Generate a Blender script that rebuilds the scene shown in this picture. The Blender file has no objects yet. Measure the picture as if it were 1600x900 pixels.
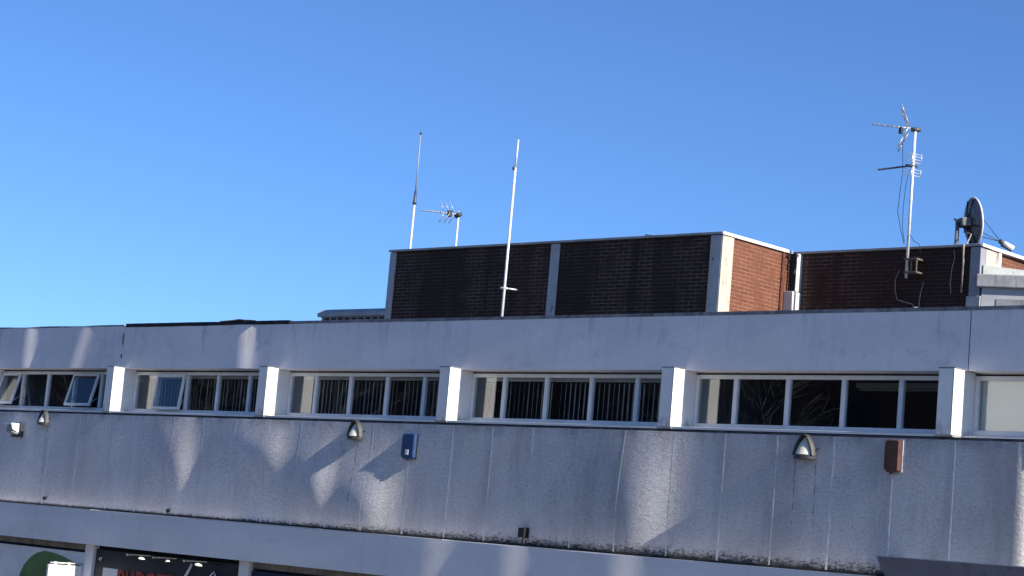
import bpy, bmesh, math, random
from mathutils import Vector, Matrix
random.seed(7)
SC = bpy.context.scene
COL = SC.collection
R = math.radians
GROUND = -3.6            # street level; z = 0 is the height of the photographer's eye

# ------------------------------------------------------------------ helpers
class MB:
    """collects shapes (world coordinates) and links them as ONE mesh object"""
    def __init__(s): s.v = []; s.f = []; s.m = []; s.mi = 0; s.smooth = False; s.sm = []
    def add(s, vs, fs):
        b = len(s.v); s.v += [tuple(p) for p in vs]
        for f in fs: s.f.append([b + i for i in f]); s.m.append(s.mi); s.sm.append(s.smooth)
        return s
    def box(s, x0, x1, y0, y1, z0, z1):
        return s.add([(x0,y0,z0),(x1,y0,z0),(x1,y1,z0),(x0,y1,z0),(x0,y0,z1),(x1,y0,z1),(x1,y1,z1),(x0,y1,z1)],
                     [(0,3,2,1),(4,5,6,7),(0,1,5,4),(1,2,6,5),(2,3,7,6),(3,0,4,7)])
    def obox(s, o, ax, ay, az):
        """box from a corner and three edge vectors (right handed)"""
        o, ax, ay, az = map(Vector, (o, ax, ay, az))
        p = [o, o+ax, o+ax+ay, o+ay]; p += [q+az for q in p]
        return s.add(p, [(0,3,2,1),(4,5,6,7),(0,1,5,4),(1,2,6,5),(2,3,7,6),(3,0,4,7)])
    def tube(s, pts, r, n=8, r2=None, cap=True):
        pts = [Vector(p) for p in pts]; k = len(pts); rings = []
        sm = s.smooth; s.smooth = True
        b = len(s.v); ref = None
        for i, p in enumerate(pts):
            t = (pts[min(i+1,k-1)] - pts[max(i-1,0)]).normalized()
            if ref is None:
                ref = Vector((0,0,1)) if abs(t.z) < .9 else Vector((1,0,0))
            u = t.cross(ref).normalized(); w = u.cross(t).normalized(); ref = w
            rr = r if r2 is None else r + (r2-r)*i/max(1,k-1)
            for j in range(n):
                a = 2*math.pi*j/n
                s.v.append(tuple(p + u*math.cos(a)*rr + w*math.sin(a)*rr))
        for i in range(k-1):
            for j in range(n):
                s.f.append([b+i*n+j, b+(i+1)*n+j, b+(i+1)*n+(j+1)%n, b+i*n+(j+1)%n][::-1]); s.m.append(s.mi); s.sm.append(True)
        if cap:
            s.f.append([b+j for j in range(n)]); s.m.append(s.mi); s.sm.append(False)
            s.f.append([b+(k-1)*n+j for j in range(n)][::-1]); s.m.append(s.mi); s.sm.append(False)
        s.smooth = sm
        return s
    def prism(s, poly, axis, a0, a1):
        """poly of 2D points extruded along axis 'x' (y,z), 'y' (x,z) or 'z' (x,y)"""
        def P(p, a):
            return {'x': (a,p[0],p[1]), 'y': (p[0],a,p[1]), 'z': (p[0],p[1],a)}[axis]
        n = len(poly)
        vs = [P(p,a0) for p in poly] + [P(p,a1) for p in poly]
        fs = [list(range(n)), list(range(n,2*n))[::-1]] + [(i,n+i,n+(i+1)%n,(i+1)%n) for i in range(n)]
        return s.add(vs, fs)
    def build(s, name, mats, parent=None, bevel=0, recalc=True, origin=None):
        me = bpy.data.meshes.new(name)
        off = Vector(parent['_o']) if parent is not None and '_o' in parent else Vector((0,0,0))
        if origin is not None: off = Vector(origin)
        me.from_pydata([tuple(Vector(p)-off) for p in s.v], [], s.f)
        if not isinstance(mats, (list,tuple)): mats = [mats]
        for m in mats: me.materials.append(m)
        for p, mi, sm in zip(me.polygons, s.m, s.sm): p.material_index = mi; p.use_smooth = sm
        if recalc:
            bm = bmesh.new(); bm.from_mesh(me); bmesh.ops.recalc_face_normals(bm, faces=bm.faces); bm.to_mesh(me); bm.free()
        o = bpy.data.objects.new(name, me); COL.objects.link(o)
        if origin is not None: o.location = origin
        if parent is not None:
            o.parent = parent; o['_o'] = list(off)
        if bevel:
            b = o.modifiers.new('bevel','BEVEL'); b.width = bevel; b.segments = 2; b.limit_method = 'ANGLE'; b.angle_limit = R(40)
        return o

def thing(name, loc, label, cat, group=None):
    o = bpy.data.objects.new(name, None); COL.objects.link(o); o.location = loc; o['_o'] = list(loc)
    o.empty_display_size = .3
    tag(o, label, cat, group); return o
def tag(o, label, cat, group=None):
    o['label'] = label; o['category'] = cat
    if group: o['group'] = group
    return o
def structure(o): o['kind'] = 'structure'; return o

# ------------------------------------------------------------------ materials
class NT:
    def __init__(s, name):
        s.m = bpy.data.materials.new(name); s.m.use_nodes = True; s.t = s.m.node_tree
        s.b = s.t.nodes['Principled BSDF']; s.out = s.t.nodes['Material Output']
        s._p = None
    def n(s, typ, **kw):
        x = s.t.nodes.new(typ)
        for k, v in kw.items(): setattr(x, k, v)
        return x
    def l(s, a, b): s.t.links.new(a, b)
    def put(s, sock, v):
        if isinstance(v, bpy.types.NodeSocket): s.l(v, sock)
        elif isinstance(v, (tuple,list)) and len(v) == 3 and sock.type == 'RGBA': sock.default_value = (*v, 1)
        else: sock.default_value = v
    @property
    def pos(s):
        if s._p is None: s._p = s.n('ShaderNodeNewGeometry').outputs['Position']
        return s._p
    def xyz(s):
        x = s.n('ShaderNodeSeparateXYZ'); s.l(s.pos, x.inputs[0]); return x.outputs
    def scale(s, v, vec=None):
        m = s.n('ShaderNodeVectorMath', operation='MULTIPLY'); s.l(vec or s.pos, m.inputs[0]); m.inputs[1].default_value = v; return m.outputs[0]
    def noise(s, v, sc=1, det=4, rough=.55, dist=0):
        x = s.n('ShaderNodeTexNoise'); s.l(s.scale(v), x.inputs['Vector'])
        x.inputs['Scale'].default_value = sc; x.inputs['Detail'].default_value = det; x.inputs['Roughness'].default_value = rough; x.inputs['Distortion'].default_value = dist
        return x.outputs['Fac']
    def math(s, op, a, b=0., c=0.):
        x = s.n('ShaderNodeMath', operation=op)
        for i, v in enumerate((a,b,c)): s.put(x.inputs[i], v)
        return x.outputs[0]
    def ramp(s, fac, a, b, v0=0., v1=1.):
        x = s.n('ShaderNodeMapRange', interpolation_type='SMOOTHSTEP'); s.put(x.inputs[0], fac)
        x.inputs[1].default_value = a; x.inputs[2].default_value = b; x.inputs[3].default_value = v0; x.inputs[4].default_value = v1
        return x.outputs[0]
    def mix(s, f, a, b, typ='MIX'):
        x = s.n('ShaderNodeMix', data_type='RGBA', blend_type=typ)
        s.put(x.inputs[0], f); s.put(x.inputs[6], a); s.put(x.inputs[7], b); return x.outputs[2]
    def bump(s, h, dist=.01, strength=1., normal=None):
        x = s.n('ShaderNodeBump'); x.inputs['Distance'].default_value = dist; x.inputs['Strength'].default_value = strength
        s.l(h, x.inputs['Height'])
        if normal is not None: s.l(normal, x.inputs['Normal'])
        return x.outputs[0]
    def fin(s, col=None, rough=.7, spec=.3, metal=0., normal=None):
        if col is not None: s.put(s.b.inputs['Base Color'], col)
        s.put(s.b.inputs['Roughness'], rough); s.b.inputs['Specular IOR Level'].default_value = spec; s.b.inputs['Metallic'].default_value = metal
        if normal is not None: s.l(normal, s.b.inputs['Normal'])
        return s.m

def plain(name, col, rough=.6, spec=.3, metal=0., var=.12, sc=6., dirt=None):
    """a painted or metal surface with faint uneven wear"""
    t = NT(name)
    f = t.noise((1,1,1), sc, 5, .6)
    dk = tuple(c*(1-var*1.6) for c in col); lt = tuple(min(1,c*(1+var)) for c in col)
    c = t.mix(t.ramp(f,.3,.7), dk, lt)
    if dirt:
        g = t.ramp(t.noise((3,3,.5), 3.5, 5, .65), .5, .75)
        c = t.mix(g, c, dirt)
    return t.fin(c, rough, spec, metal)

WHITE = (.74,.72,.74)
def mat_render(name, base=WHITE, stain=.5):
    """smooth painted render: faint patches, run marks, a few hairline stains"""
    t = NT(name); X, Y, Z = t.xyz()
    big = t.ramp(t.noise((.35,.35,.9), 1.3, 4, .6), .3, .7)
    c = t.mix(big, tuple(b*.90 for b in base), base)
    run = t.ramp(t.noise((2.2,1,.28), 1.6, 5, .62), .52, .78)
    c = t.mix(t.math('MULTIPLY', run, .36*stain), c, (.16,.155,.15))
    blot = t.ramp(t.noise((1.1,1,1.5), 1.7, 6, .68), .56, .70)
    c = t.mix(t.math('MULTIPLY', blot, .42*stain), c, (.22,.215,.21))
    fine = t.ramp(t.noise((1,1,1), 26, 4, .6), .35, .65)
    c = t.mix(t.math('MULTIPLY', fine, .10), c, (.3,.29,.28))
    # short soot licks that start at the parapet cap
    lick = t.math('MULTIPLY', t.ramp(t.noise((4.5,1,.3), 1.1, 4, .7), .56, .74), t.ramp(Z, 2.75, 3.33))
    c = t.mix(t.math('MULTIPLY', lick, .85*stain), c, (.10,.10,.10))
    # grime where water sits above the window sill, and thin hairline cracks
    gr = t.math('MULTIPLY', t.math('MULTIPLY', t.ramp(Z, 2.02, 1.83), t.ramp(Z, 1.70, 1.80)), t.ramp(t.noise((6,6,3), 1.5, 5, .7), .42, .66))
    c = t.mix(t.math('MULTIPLY', gr, .75), c, (.17,.165,.155))
    nb = t.bump(t.noise((1,1,1), 60, 4, .6), .004, .5)
    return t.fin(c, .75, .25, normal=nb)

def mat_stucco():
    t = NT('textured_wall_render'); X, Y, Z = t.xyz()
    big = t.ramp(t.noise((.5,.5,.4), 1.4, 5, .6), .3, .72)
    base = t.mix(big, (.57,.55,.56), (.74,.715,.725))
    # horizontal trowel drag
    drag = t.noise((13,13,38), 1.0, 5, .70, .5)
    worn = t.ramp(X, -27, -15)
    base = t.mix(t.math('MULTIPLY', worn, .36), base, (.33,.33,.335))
    base = t.mix(t.ramp(drag, .42, .75, 0, .45), base, (.27,.265,.26))
    speck = t.ramp(t.noise((16,16,26), 1.3, 4, .75), .60, .72)
    patch = t.ramp(t.noise((.9,.9,.55), 1.7, 4, .6), .44, .66)
    base = t.mix(t.math('MULTIPLY', speck, t.math('MULTIPLY', patch, .9)), base, (.09,.09,.095))
    run = t.ramp(t.noise((3.2,1,.30), 1.5, 5, .65), .46, .76)
    base = t.mix(t.math('MULTIPLY', run, t.ramp(X, -27, -17, .14, .26)), base, (.17,.165,.17))
    wash = t.ramp(t.noise((1.15,1,.38), 1.3, 5, .62), .42, .68)
    base = t.mix(t.math('MULTIPLY', wash, t.ramp(X, -27, -17, .14, .34)), base, (.24,.23,.235))
    grit = t.noise((1,1,1), 34, 4, .7)
    base = t.mix(t.ramp(grit, .42, .68, 0, .42), base, (.20,.195,.20))
    # rising damp: brownish band, then black flaking patches at the foot
    damp = t.math('MULTIPLY', t.ramp(Z, .62, .12), t.ramp(t.noise((1.1,1,.8), 1.6, 4, .6), .3, .7))
    base = t.mix(t.math('MULTIPLY', damp, .30), base, (.38,.36,.32))
    wide = t.math('ADD', .12, t.math('MULTIPLY', t.ramp(X, -30, -16), .16))
    foot = t.math('SUBTRACT', 1.0, t.math('DIVIDE', t.math('SUBTRACT', Z, .06), wide))
    foot = t.math('MAXIMUM', foot, 0.)
    fl = t.noise((13,13,34), 1.0, 6, .74, 1.0)
    blk = t.ramp(t.math('ADD', t.math('MULTIPLY', foot, .44), fl), .64, .88)
    base = t.mix(t.math('MULTIPLY', blk, t.ramp(foot, 0, .12)), base, (.022,.023,.026))
    soft = t.math('MULTIPLY', t.ramp(foot, .1, 1.), t.ramp(t.noise((1.6,1,1.2), 1.6, 5, .65), .35, .65))
    base = t.mix(t.math('MULTIPLY', soft, .6), base, (.06,.062,.065))
    line = t.ramp(Z, .150, .105)
    base = t.mix(t.math('MULTIPLY', line, .9), base, (.018,.019,.022))
    # soot under the sill
    top = t.math('MULTIPLY', t.ramp(Z, 1.58, 1.80), t.ramp(t.noise((2.6,1,.6), 1.4, 4, .65), .40, .70))
    base = t.mix(t.math('MULTIPLY', top, .55), base, (.12,.12,.125))
    # rust-black runs under the wall lights and along two joints
    wob = t.math('MULTIPLY', t.math('SUBTRACT', t.noise((.1,.1,3), 1, 3, .6), .5), .05)
    xw = t.math('ADD', X, wob)
    for x0, z0, z1, w, k in ((-14.86,1.50,.55,.015,.75),(-14.545,1.46,.55,.015,.6),(-23.02,1.50,.16,.022,.7),(-31.42,1.52,.25,.020,.75),
                             (-12.59,1.80,.8,.016,.7),(-23.35,1.45,.7,.10,.25),(-16.83,1.80,1.2,.014,.6),(-29.38,1.80,.9,.014,.4)):
        d = t.ramp(t.math('ABSOLUTE', t.math('SUBTRACT', xw, x0)), w, w*.25)
        zz = t.math('MULTIPLY', t.ramp(Z, z1-.25, z1+.5), t.ramp(Z, z0+.02, z0-.02))
        br = t.ramp(t.noise((14,1,6), 1.3, 4, .7), .42, .60)
        base = t.mix(t.math('MULTIPLY', t.math('MULTIPLY', d, zz), t.math('MULTIPLY', br, k)), base, (.03,.032,.036))
    h = t.math('ADD', t.math('MULTIPLY', t.noise((16,16,30), 1.0, 5, .68, .4), .6), t.math('MULTIPLY', t.noise((1,1,1), 40, 4, .7), .5))
    h = t.math('MULTIPLY', h, t.ramp(X, -12.5, -11.9, 1, 3))     # coarser, hand-thrown render at the corner
    nb = t.bump(h, .016, .6)
    return t.fin(base, .85, .2, normal=nb)

def mat_brick(name, axis, b1, b2, mortar, soot=0., mvis=(.35,.6)):
    t = NT(name); X, Y, Z = t.xyz()
    cv = t.n('ShaderNodeCombineXYZ'); t.l(X if axis == 'x' else Y, cv.inputs[0]); t.l(Z, cv.inputs[1])
    br = t.n('ShaderNodeTexBrick'); t.l(cv.outputs[0], br.inputs['Vector'])
    br.inputs['Scale'].default_value = 1; br.inputs['Brick Width'].default_value = .30; br.inputs['Row Height'].default_value = .0775
    br.inputs['Mortar Size'].default_value = .0075; br.inputs['Mortar Smooth'].default_value = .3; br.inputs['Bias'].default_value = -.1
    t.put(br.inputs['Color1'], b1); t.put(br.inputs['Color2'], b2); t.put(br.inputs['Mortar'], mortar)
    bare = t.mix(t.noise((8,8,24),1,4,.6), b1, b2)
    vis = t.ramp(t.noise((1.3,1.3,1.6), 1.6, 4, .6), mvis[0], mvis[1])
    c = t.mix(vis, bare, br.outputs['Color'])
    if soot:
        s_ = t.math('MAXIMUM', t.ramp(t.noise((1.1,1.1,.12), 1.5, 3, .55), .44, .60), t.math('MULTIPLY', t.ramp(X, -23.3, -21.8), t.ramp(Z, 4.9, 5.5, .5, 1.)))
        c = t.mix(t.math('MULTIPLY', s_, soot), c, tuple(x*.55 for x in b1))
    else:
        s_ = t.ramp(t.noise((1.3,1.3,.5), 1.8, 4, .6), .5, .72)
        c = t.mix(t.math('MULTIPLY', s_, .45), c, (.10,.055,.04))
    f = t.noise((1,1,1), 30, 4, .6)
    c = t.mix(t.ramp(f,.4,.7,0,.35), c, tuple(x*.6 for x in b1))
    nb = t.bump(t.math('SUBTRACT', t.math('MULTIPLY', f, .3), br.outputs['Fac']), .006, .5)
    return t.fin(c, .85, .15, normal=nb)

def mat_glass(name, tint=(.90,.93,.94), refl=.085):
    t = NT(name)
    g = t.n('ShaderNodeBsdfGlossy'); g.inputs['Roughness'].default_value = .004; g.inputs['Color'].default_value = (.95,.97,1,1)
    tr = t.n('ShaderNodeBsdfTransparent'); tr.inputs['Color'].default_value = (*tint,1)
    lw = t.n('ShaderNodeLayerWeight'); lw.inputs['Blend'].default_value = .5
    wav = t.bump(t.noise((1,1,1), 1.1, 2, .5), .003, .3)
    t.l(wav, g.inputs['Normal'])
    f = t.math('MULTIPLY_ADD', t.math('POWER', lw.outputs['Facing'], 5.), 1-refl, refl)
    mx = t.n('ShaderNodeMixShader'); t.l(f, mx.inputs[0]); t.l(tr.outputs[0], mx.inputs[1]); t.l(g.outputs[0], mx.inputs[2])
    t.l(mx.outputs[0], t.out.inputs['Surface'])
    return t.m

def mat_peeling(name, base, under, thr=.55, sc=2.2):
    t = NT(name)
    n1 = t.ramp(t.noise((1,1,.5), sc*2.2, 6, .7), thr, thr+.07)
    c = t.mix(t.ramp(t.noise((1,1,1), 5, 4, .6),.3,.7), tuple(b*.85 for b in base), base)
    c = t.mix(n1, c, under)
    return t.fin(c, .75, .2, normal=t.bump(n1, .003, .6))

def mat_asphalt(name, col):
    t = NT(name)
    c = t.mix(t.ramp(t.noise((1,1,1), .4, 6, .65),.3,.7), tuple(x*.8 for x in col), tuple(x*1.2 for x in col))
    c = t.mix(t.ramp(t.noise((1,1,1), 40, 3, .6),.4,.7,0,.4), c, tuple(x*.6 for x in col))
    return t.fin(c, .9, .2, normal=t.bump(t.noise((1,1,1), 60, 3, .6), .004, .5))

M = dict(
    fascia = mat_render('smooth_painted_render'),
    stucco = mat_stucco(),
    pier = mat_render('white_pier_paint', (.82,.80,.775), .25),
    canopy = mat_render('canopy_paint', (.72,.70,.70), .35),
    bead = plain('pale_joint_filler', (.55,.535,.54), .8, .15, 0, .15, 5, (.45,.44,.43)),
    upvc = plain('white_window_plastic', (.66,.66,.655), .4, .4, 0, .05, 4),
    lead = plain('lead_flashing', (.20,.205,.22), .6, .4, 0, .30, 4, (.07,.07,.075)),
    black = plain('black_felt', (.020,.021,.024), .8, .2, 0, .3, 8),
    gap = plain('dark_gap', (.018,.018,.02), .9, .1, 0, .2, 8),
    glass = mat_glass('window_glass'), glass_dim = mat_glass('low_reflection_glass', (.80,.82,.84), .03),  # second glass has its reflection cut so open panes mirror less sky
    coping = plain('coping_metal', (.29,.305,.325), .5, .4, 0, .15, 3, (.24,.25,.26)),
    coping_white = plain('white_and_sunlit_trim', (.72,.71,.69), .55, .3, 0, .08, 3),  # white trim, also the sunlit copy of the grey coping
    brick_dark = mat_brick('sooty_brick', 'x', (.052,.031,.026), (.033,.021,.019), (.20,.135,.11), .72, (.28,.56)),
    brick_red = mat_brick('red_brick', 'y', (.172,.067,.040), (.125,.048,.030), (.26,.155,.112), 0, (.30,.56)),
    brick_street = mat_brick('street_brown_brick', 'x', (.10,.06,.045), (.07,.042,.034), (.14,.12,.10), 0, (.2,.4)),
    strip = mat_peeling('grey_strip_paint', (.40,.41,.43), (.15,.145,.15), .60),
    strip_lit = mat_peeling('sunlit_peeling_paint', (.50,.455,.38), (.30,.25,.18), .55),  # lighter, warmer copy of the strip paint for sunlit faces
    pale_green = mat_peeling('pale_green_flashing', (.36,.39,.37), (.28,.29,.27), .6),
    slab = plain('grey_slab', (.30,.30,.32), .8, .2, 0, .12, 3, (.18,.18,.19)),
    galv = plain('galvanised_steel', (.62,.63,.64), .42, .5, .25, .1, 12),
    galv_dark = plain('dark_aerial_metal', (.07,.075,.085), .5, .4, .3, .2, 12),
    alu = plain('aerial_aluminium', (.50,.51,.52), .4, .5, .4, .1, 14),
    cable = plain('black_cable', (.012,.012,.013), .6, .3, 0, .1, 10),
    cable_pale = plain('weathered_cable', (.30,.27,.24), .7, .2, 0, .2, 10),
    dish = plain('grey_dish_paint', (.125,.13,.15), .55, .3, 0, .25, 4, (.04,.042,.05)),
    dish_face = plain('pale_dish_face', (.62,.62,.61), .5, .3, 0, .06, 4),
    lamp_dark = plain('dark_lamp_casing', (.035,.036,.04), .55, .4, 0, .25, 14, (.06,.055,.05)),
    lens = plain('cream_lens', (.62,.61,.51), .4, .4, 0, .05, 6, (.50,.48,.40)),
    blue_box = plain('blue_box_plastic', (.024,.056,.145), .45, .4, 0, .12, 6),
    red_box = plain('faded_red_box', (.095,.041,.029), .6, .3, 0, .2, 8, (.06,.035,.032)),
    white_sign = plain('white_sign_face', (.66,.65,.64), .5, .3, 0, .05, 3),
    green_sign = plain('green_sign_vinyl', (.105,.165,.050), .5, .3, 0, .15, 2.5),
    black_sign = plain('black_sign_face', (.012,.0125,.018), .45, .3, 0, .2, 3),
    navy_sign = plain('navy_sign_face', (.010,.014,.05), .5, .3, 0, .15, 3),
    red_letter = plain('worn_red_lettering', (.33,.045,.030), .6, .3, 0, .35, 9, (.12,.02,.016)),
    white_letter = plain('white_lettering', (.72,.71,.69), .5, .3, 0, .08, 9),
    tan = plain('tan_shutter_box', (.20,.175,.15), .7, .2, 0, .2, 3, (.1,.09,.08)),
    room = plain('dim_room_paint', (.13,.14,.175), .9, .1, 0, .1, 1.5),
    blind = plain('blind_fabric', (.46,.46,.44), .8, .2, 0, .06, 4),
    blind_board = plain('pale_blind_board', (.64,.64,.53), .7, .2, 0, .04, 1.2),
    fitting = plain('light_fitting_white', (.75,.75,.74), .5, .3, 0, .03, 3),
    white_wall = mat_render('opposite_white_render', (.80,.78,.72), .3),
    roof = mat_asphalt('roof_felt', (.10,.10,.105)),
    asphalt = mat_asphalt('worn_asphalt', (.07,.068,.066)),
    paving = mat_asphalt('paving', (.20,.195,.19)),
    ground = mat_asphalt('dry_ground', (.10,.095,.085)),
    bark = plain('grey_bark', (.05,.049,.048), .9, .1, 0, .3, 8),
    paint = plain('road_paint', (.7,.7,.68), .7, .2, 0, .1, 5),
)

# ------------------------------------------------------------------ the ground
g = MB(); g.add([(-3000,-3000,GROUND),(3000,-3000,GROUND),(3000,3000,GROUND),(-3000,3000,GROUND)], [(0,1,2,3)])
structure(g.build('ground', M['ground']))
g = MB(); g.add([(-260,-30,GROUND+.004),(260,-30,GROUND+.004),(260,-5,GROUND+.004),(-260,-5,GROUND+.004)], [(0,1,2,3)])
structure(g.build('road', M['asphalt']))
for y0, y1 in ((-5,20),(-38,-30)): structure(MB().box(-260,260,y0,y1,GROUND-.2,GROUND+.12).build('pavement', M['paving'], bevel=.02))
g = MB()
for i in range(60): g.add([(-250+i*8,-17.55,GROUND+.008),(-246+i*8,-17.55,GROUND+.008),(-246+i*8,-17.45,GROUND+.008),(-250+i*8,-17.45,GROUND+.008)], [(0,1,2,3)])
structure(g.build('road_marking', M['paint']))

# ------------------------------------------------------------------ main building
BL = (-24., 8., GROUND+.12)
bld = thing('office_building', BL, 'long white rendered office block with a strip of windows between white piers above shops', 'building')
PIERS = [-33.90, -29.67, -25.46, -21.27, -17.03, -12.76]
PW, PF, GY = .11, -.004, .47       # pier half width, pier front, window plane
SINK = 0

def relief(spots, x, z):
    """swellings added to catch the grazing sun, in place of patches of reflected light"""
    h = 0.
    for (x0, z0, sx, sz, lean, A) in spots:
        g_ = (z - z0)/sz
        if abs(g_) > 3: continue
        u = (x0 + lean*(z - z0) - x)/sx
        up = .5*(1+math.erf(u/.92)); down = .5*(1+math.erf((u-3.4)/2.2))
        h += 2.6*A*sx*(up-down)*math.exp(-.5*g_*g_)
    return h

def relief_grid(name, x0, x1, z0, z1, y, thick, spots, mat, step=.06, tail=None):
    mb = MB(); mb.smooth = True
    nx = max(2,int((x1-x0)/step)); nz = max(2,int((z1-z0)/step))
    for j in range(nz+1):
        for i in range(nx+1):
            x = x0+(x1-x0)*i/nx; z = z0+(z1-z0)*j/nz
            yy = y - relief(spots, x, z) - .0008*math.sin(x*1.9+z*2.3)*math.sin(x*.73-z*1.7)
            if tail: x, yy = tail(x, yy)
            mb.v.append((x, yy, z))
    W = nx+1
    for j in range(nz):
        for i in range(nx):
            mb.f.append([j*W+i, j*W+i+1, (j+1)*W+i+1, (j+1)*W+i]); mb.m.append(0); mb.sm.append(True)
    # thickness: back and edges (own vertices, so that the edges stay crisp)
    def addf(vs):
        b = len(mb.v); mb.v += vs; mb.f.append(list(range(b, b+len(vs)))); mb.m.append(0); mb.sm.append(False)
    V = lambda i, j: mb.v[j*W+i]
    B = lambda i, j: (V(i,j)[0], y+thick, V(i,j)[2])
    addf([B(0,0), B(0,nz), B(nx,nz), B(nx,0)])
    addf([B(0,0), B(nx,0)] + [V(i,0) for i in range(nx, -1, -1)])
    addf([B(nx,nz), B(0,nz)] + [V(i,nz) for i in range(nx+1)])
    addf([B(0,nz), B(0,0)] + [V(0,j) for j in range(nz+1)])
    addf([B(nx,0), B(nx,nz)] + [V(nx,j) for j in range(nz, -1, -1)])
    return mb.build(name, mat, bld, recalc=False)

WALL_SPOTS = [  # x, z, half widths, lean, steepness of swellings shaped to look like light patches
    (-27.22,1.02,.24,.40,.0,.12), (-24.85,1.22,.28,.28,.1,.11), (-23.62,.74,.24,.40,.05,.175), (-22.32,.50,.33,.42,.05,.17),
    (-17.04,.66,.34,.74,.14,.155)]
def tail(x, y):
    """the render sweeps round the corner at the right hand end"""
    xs, rad = -11.71, .10
    if x <= xs: return x, y
    a = min((x-xs)/rad, math.pi/2); rest = max(0, (x-xs) - rad*math.pi/2)
    return xs + rad*math.sin(a), y + rad*(1-math.cos(a)) + rest
wall = relief_grid('wall', -46, -11.05, .04, 1.764, 0, .36, WALL_SPOTS, M['stucco'], .055, tail)
FASCIA_SPOTS = [(-32.58,2.95,.18,1.3,.0,.10), (-30.93,2.95,.17,1.3,.36,.085), (-26.17,2.95,.19,1.3,.0,.125)]  # swellings added as upright light patches on the fascia
relief_grid('fascia', -46, -29.70, 2.617, 3.375, .22, .30, FASCIA_SPOTS, M['fascia'], .055)
relief_grid('fascia', -29.685, -12.615, 2.617, 3.375, .22, .30, FASCIA_SPOTS, M['fascia'], .055)
relief_grid('fascia', -12.60, -4, 2.617, 3.375, .22, .30, [], M['fascia'], .12)
for x0, x1 in ((-29.72,-29.66),(-12.63,-12.58)):
    MB().box(x0,x1,.235,.5,2.617,3.37).build('expansion_joint', M['gap'], bld)
# torn mastic sticking out of the left joint
random.seed(3)
for k in range(8):
    z = 2.66+random.random()*.62; h = .02+random.random()*.10; w = .006+random.random()*.012; o_ = random.uniform(-.008,.008)
    MB().prism([(-29.693-w+o_,z),(-29.693+w*.3,z-.01),(-29.693+w*.6+o_,z+h*.5),(-29.693,z+h),(-29.693-w*.5,z+h*.7)],'y',.208,.26).build('joint_mastic', M['black'], bld)

# parapet caps
def wavy_cap(name, x0, x1, y0, y1, z0, z1, mat, amp=.006, step=.5, follow=None):
    mb = MB(); n = max(1,int((x1-x0)/step)); rnd = random.Random(int(abs(x0)*100)); sec = []
    for i in range(n+1):
        x = x0+(x1-x0)*i/n; a = rnd.uniform(-amp,amp); b = rnd.uniform(-amp,amp)
        if follow: a -= relief(follow, x, 3.37)
        sec.append([(x,y0+a,z0+b),(x,y1,z0+b),(x,y1,z1+a*.5),(x,y0+a,z1+a*.5)])
    for s_ in sec: mb.v += s_
    for i in range(n):
        for j in range(4):
            mb.f.append([4*i+j,4*i+(j+1)%4,4*i+4+(j+1)%4,4*i+4+j]); mb.m.append(0); mb.sm.append(False)
    mb.f.append([0,1,2,3]); mb.m.append(0); mb.sm.append(False); mb.f.append([4*n+3,4*n+2,4*n+1,4*n]); mb.m.append(0); mb.sm.append(False)
    return mb.build(name, mat, bld)
wavy_cap('parapet_cap', -46, -29.72, .217, .56, 3.372, 3.400, M['lead'], .002, .12, FASCIA_SPOTS)
wavy_cap('felt_strip', -29.66, -25.20, .214, .58, 3.352, 3.418, M['black'], .003, .12, FASCIA_SPOTS)
wavy_cap('parapet_cap', -25.19, -4, .216, .56, 3.352, 3.400, M['lead'], .003)
mb = MB(); mb.smooth = True
pts = [(-26.95,3.412),(-26.7,3.421),(-26.55,3.428),(-26.42,3.440),(-26.3,3.427),(-26.15,3.422),(-26.0,3.412)]
for i in range(len(pts)-1):
    (a,b),(c,d) = pts[i],pts[i+1]
    mb.add([(a,.16,b),(c,.16,d),(c,.30,d-.02),(a,.30,b-.02),(a,.16,b+.008),(c,.16,d+.008),(c,.30,d-.012),(a,.30,b-.012)], [(0,1,2,3),(4,5,6,7),(0,1,5,4),(2,3,7,6)])
mb.build('loose_felt', M['lead'], bld)

# piers
first_pier = None
for i, x in enumerate(PIERS):
    mb = MB(); mb.box(x-PW, x+PW, PF, .53, 1.826, 2.625)
    p = mb.build('pier', M['pier'], bld, bevel=.012)
    MB().box(x+PW-.015, x+PW-.008, PF-.0015, PF+.02, 1.84, 2.612).build('sealant_line', M['gap'], bld)
    MB().prism([(x-PW-.006,PF-.004),(x+PW+.006,PF-.004),(x+PW+.006,.21),(x-PW-.006,.21)],'z',2.6262,2.634).build('pier_top_gap', M['lead'], bld)  # thin dark plate added for the dark gap above the pier
    mb = MB(); mb.box(x-PW-.012, x+PW+.02, -.007, .2, 1.800, 1.8225)
    mb.build('pier_shoe', M['slab'], bld, bevel=.004)
# wall under the sill, behind everything; lead lip and a dark strip painted as the shadow gap
mb = MB(); mb.box(-46,-11.15,.02,.60,1.70,1.797); mb.box(-11.15,-4,.42,.60,1.70,1.797)
mb.build('sill_bed', M['slab'], bld)
wavy_cap('sill_lip', -46, -11.15, -.001, .1, 1.768, 1.786, plain('weathered_sill_lead', (.055,.057,.065), .7, .3, 0, .5, 3, (.16,.16,.165)), .002, .35)
wavy_cap('sill_gap_shade', -46, -11.15, .004, .12, 1.7895, 1.7965, M['gap'], .002, .4)

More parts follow.
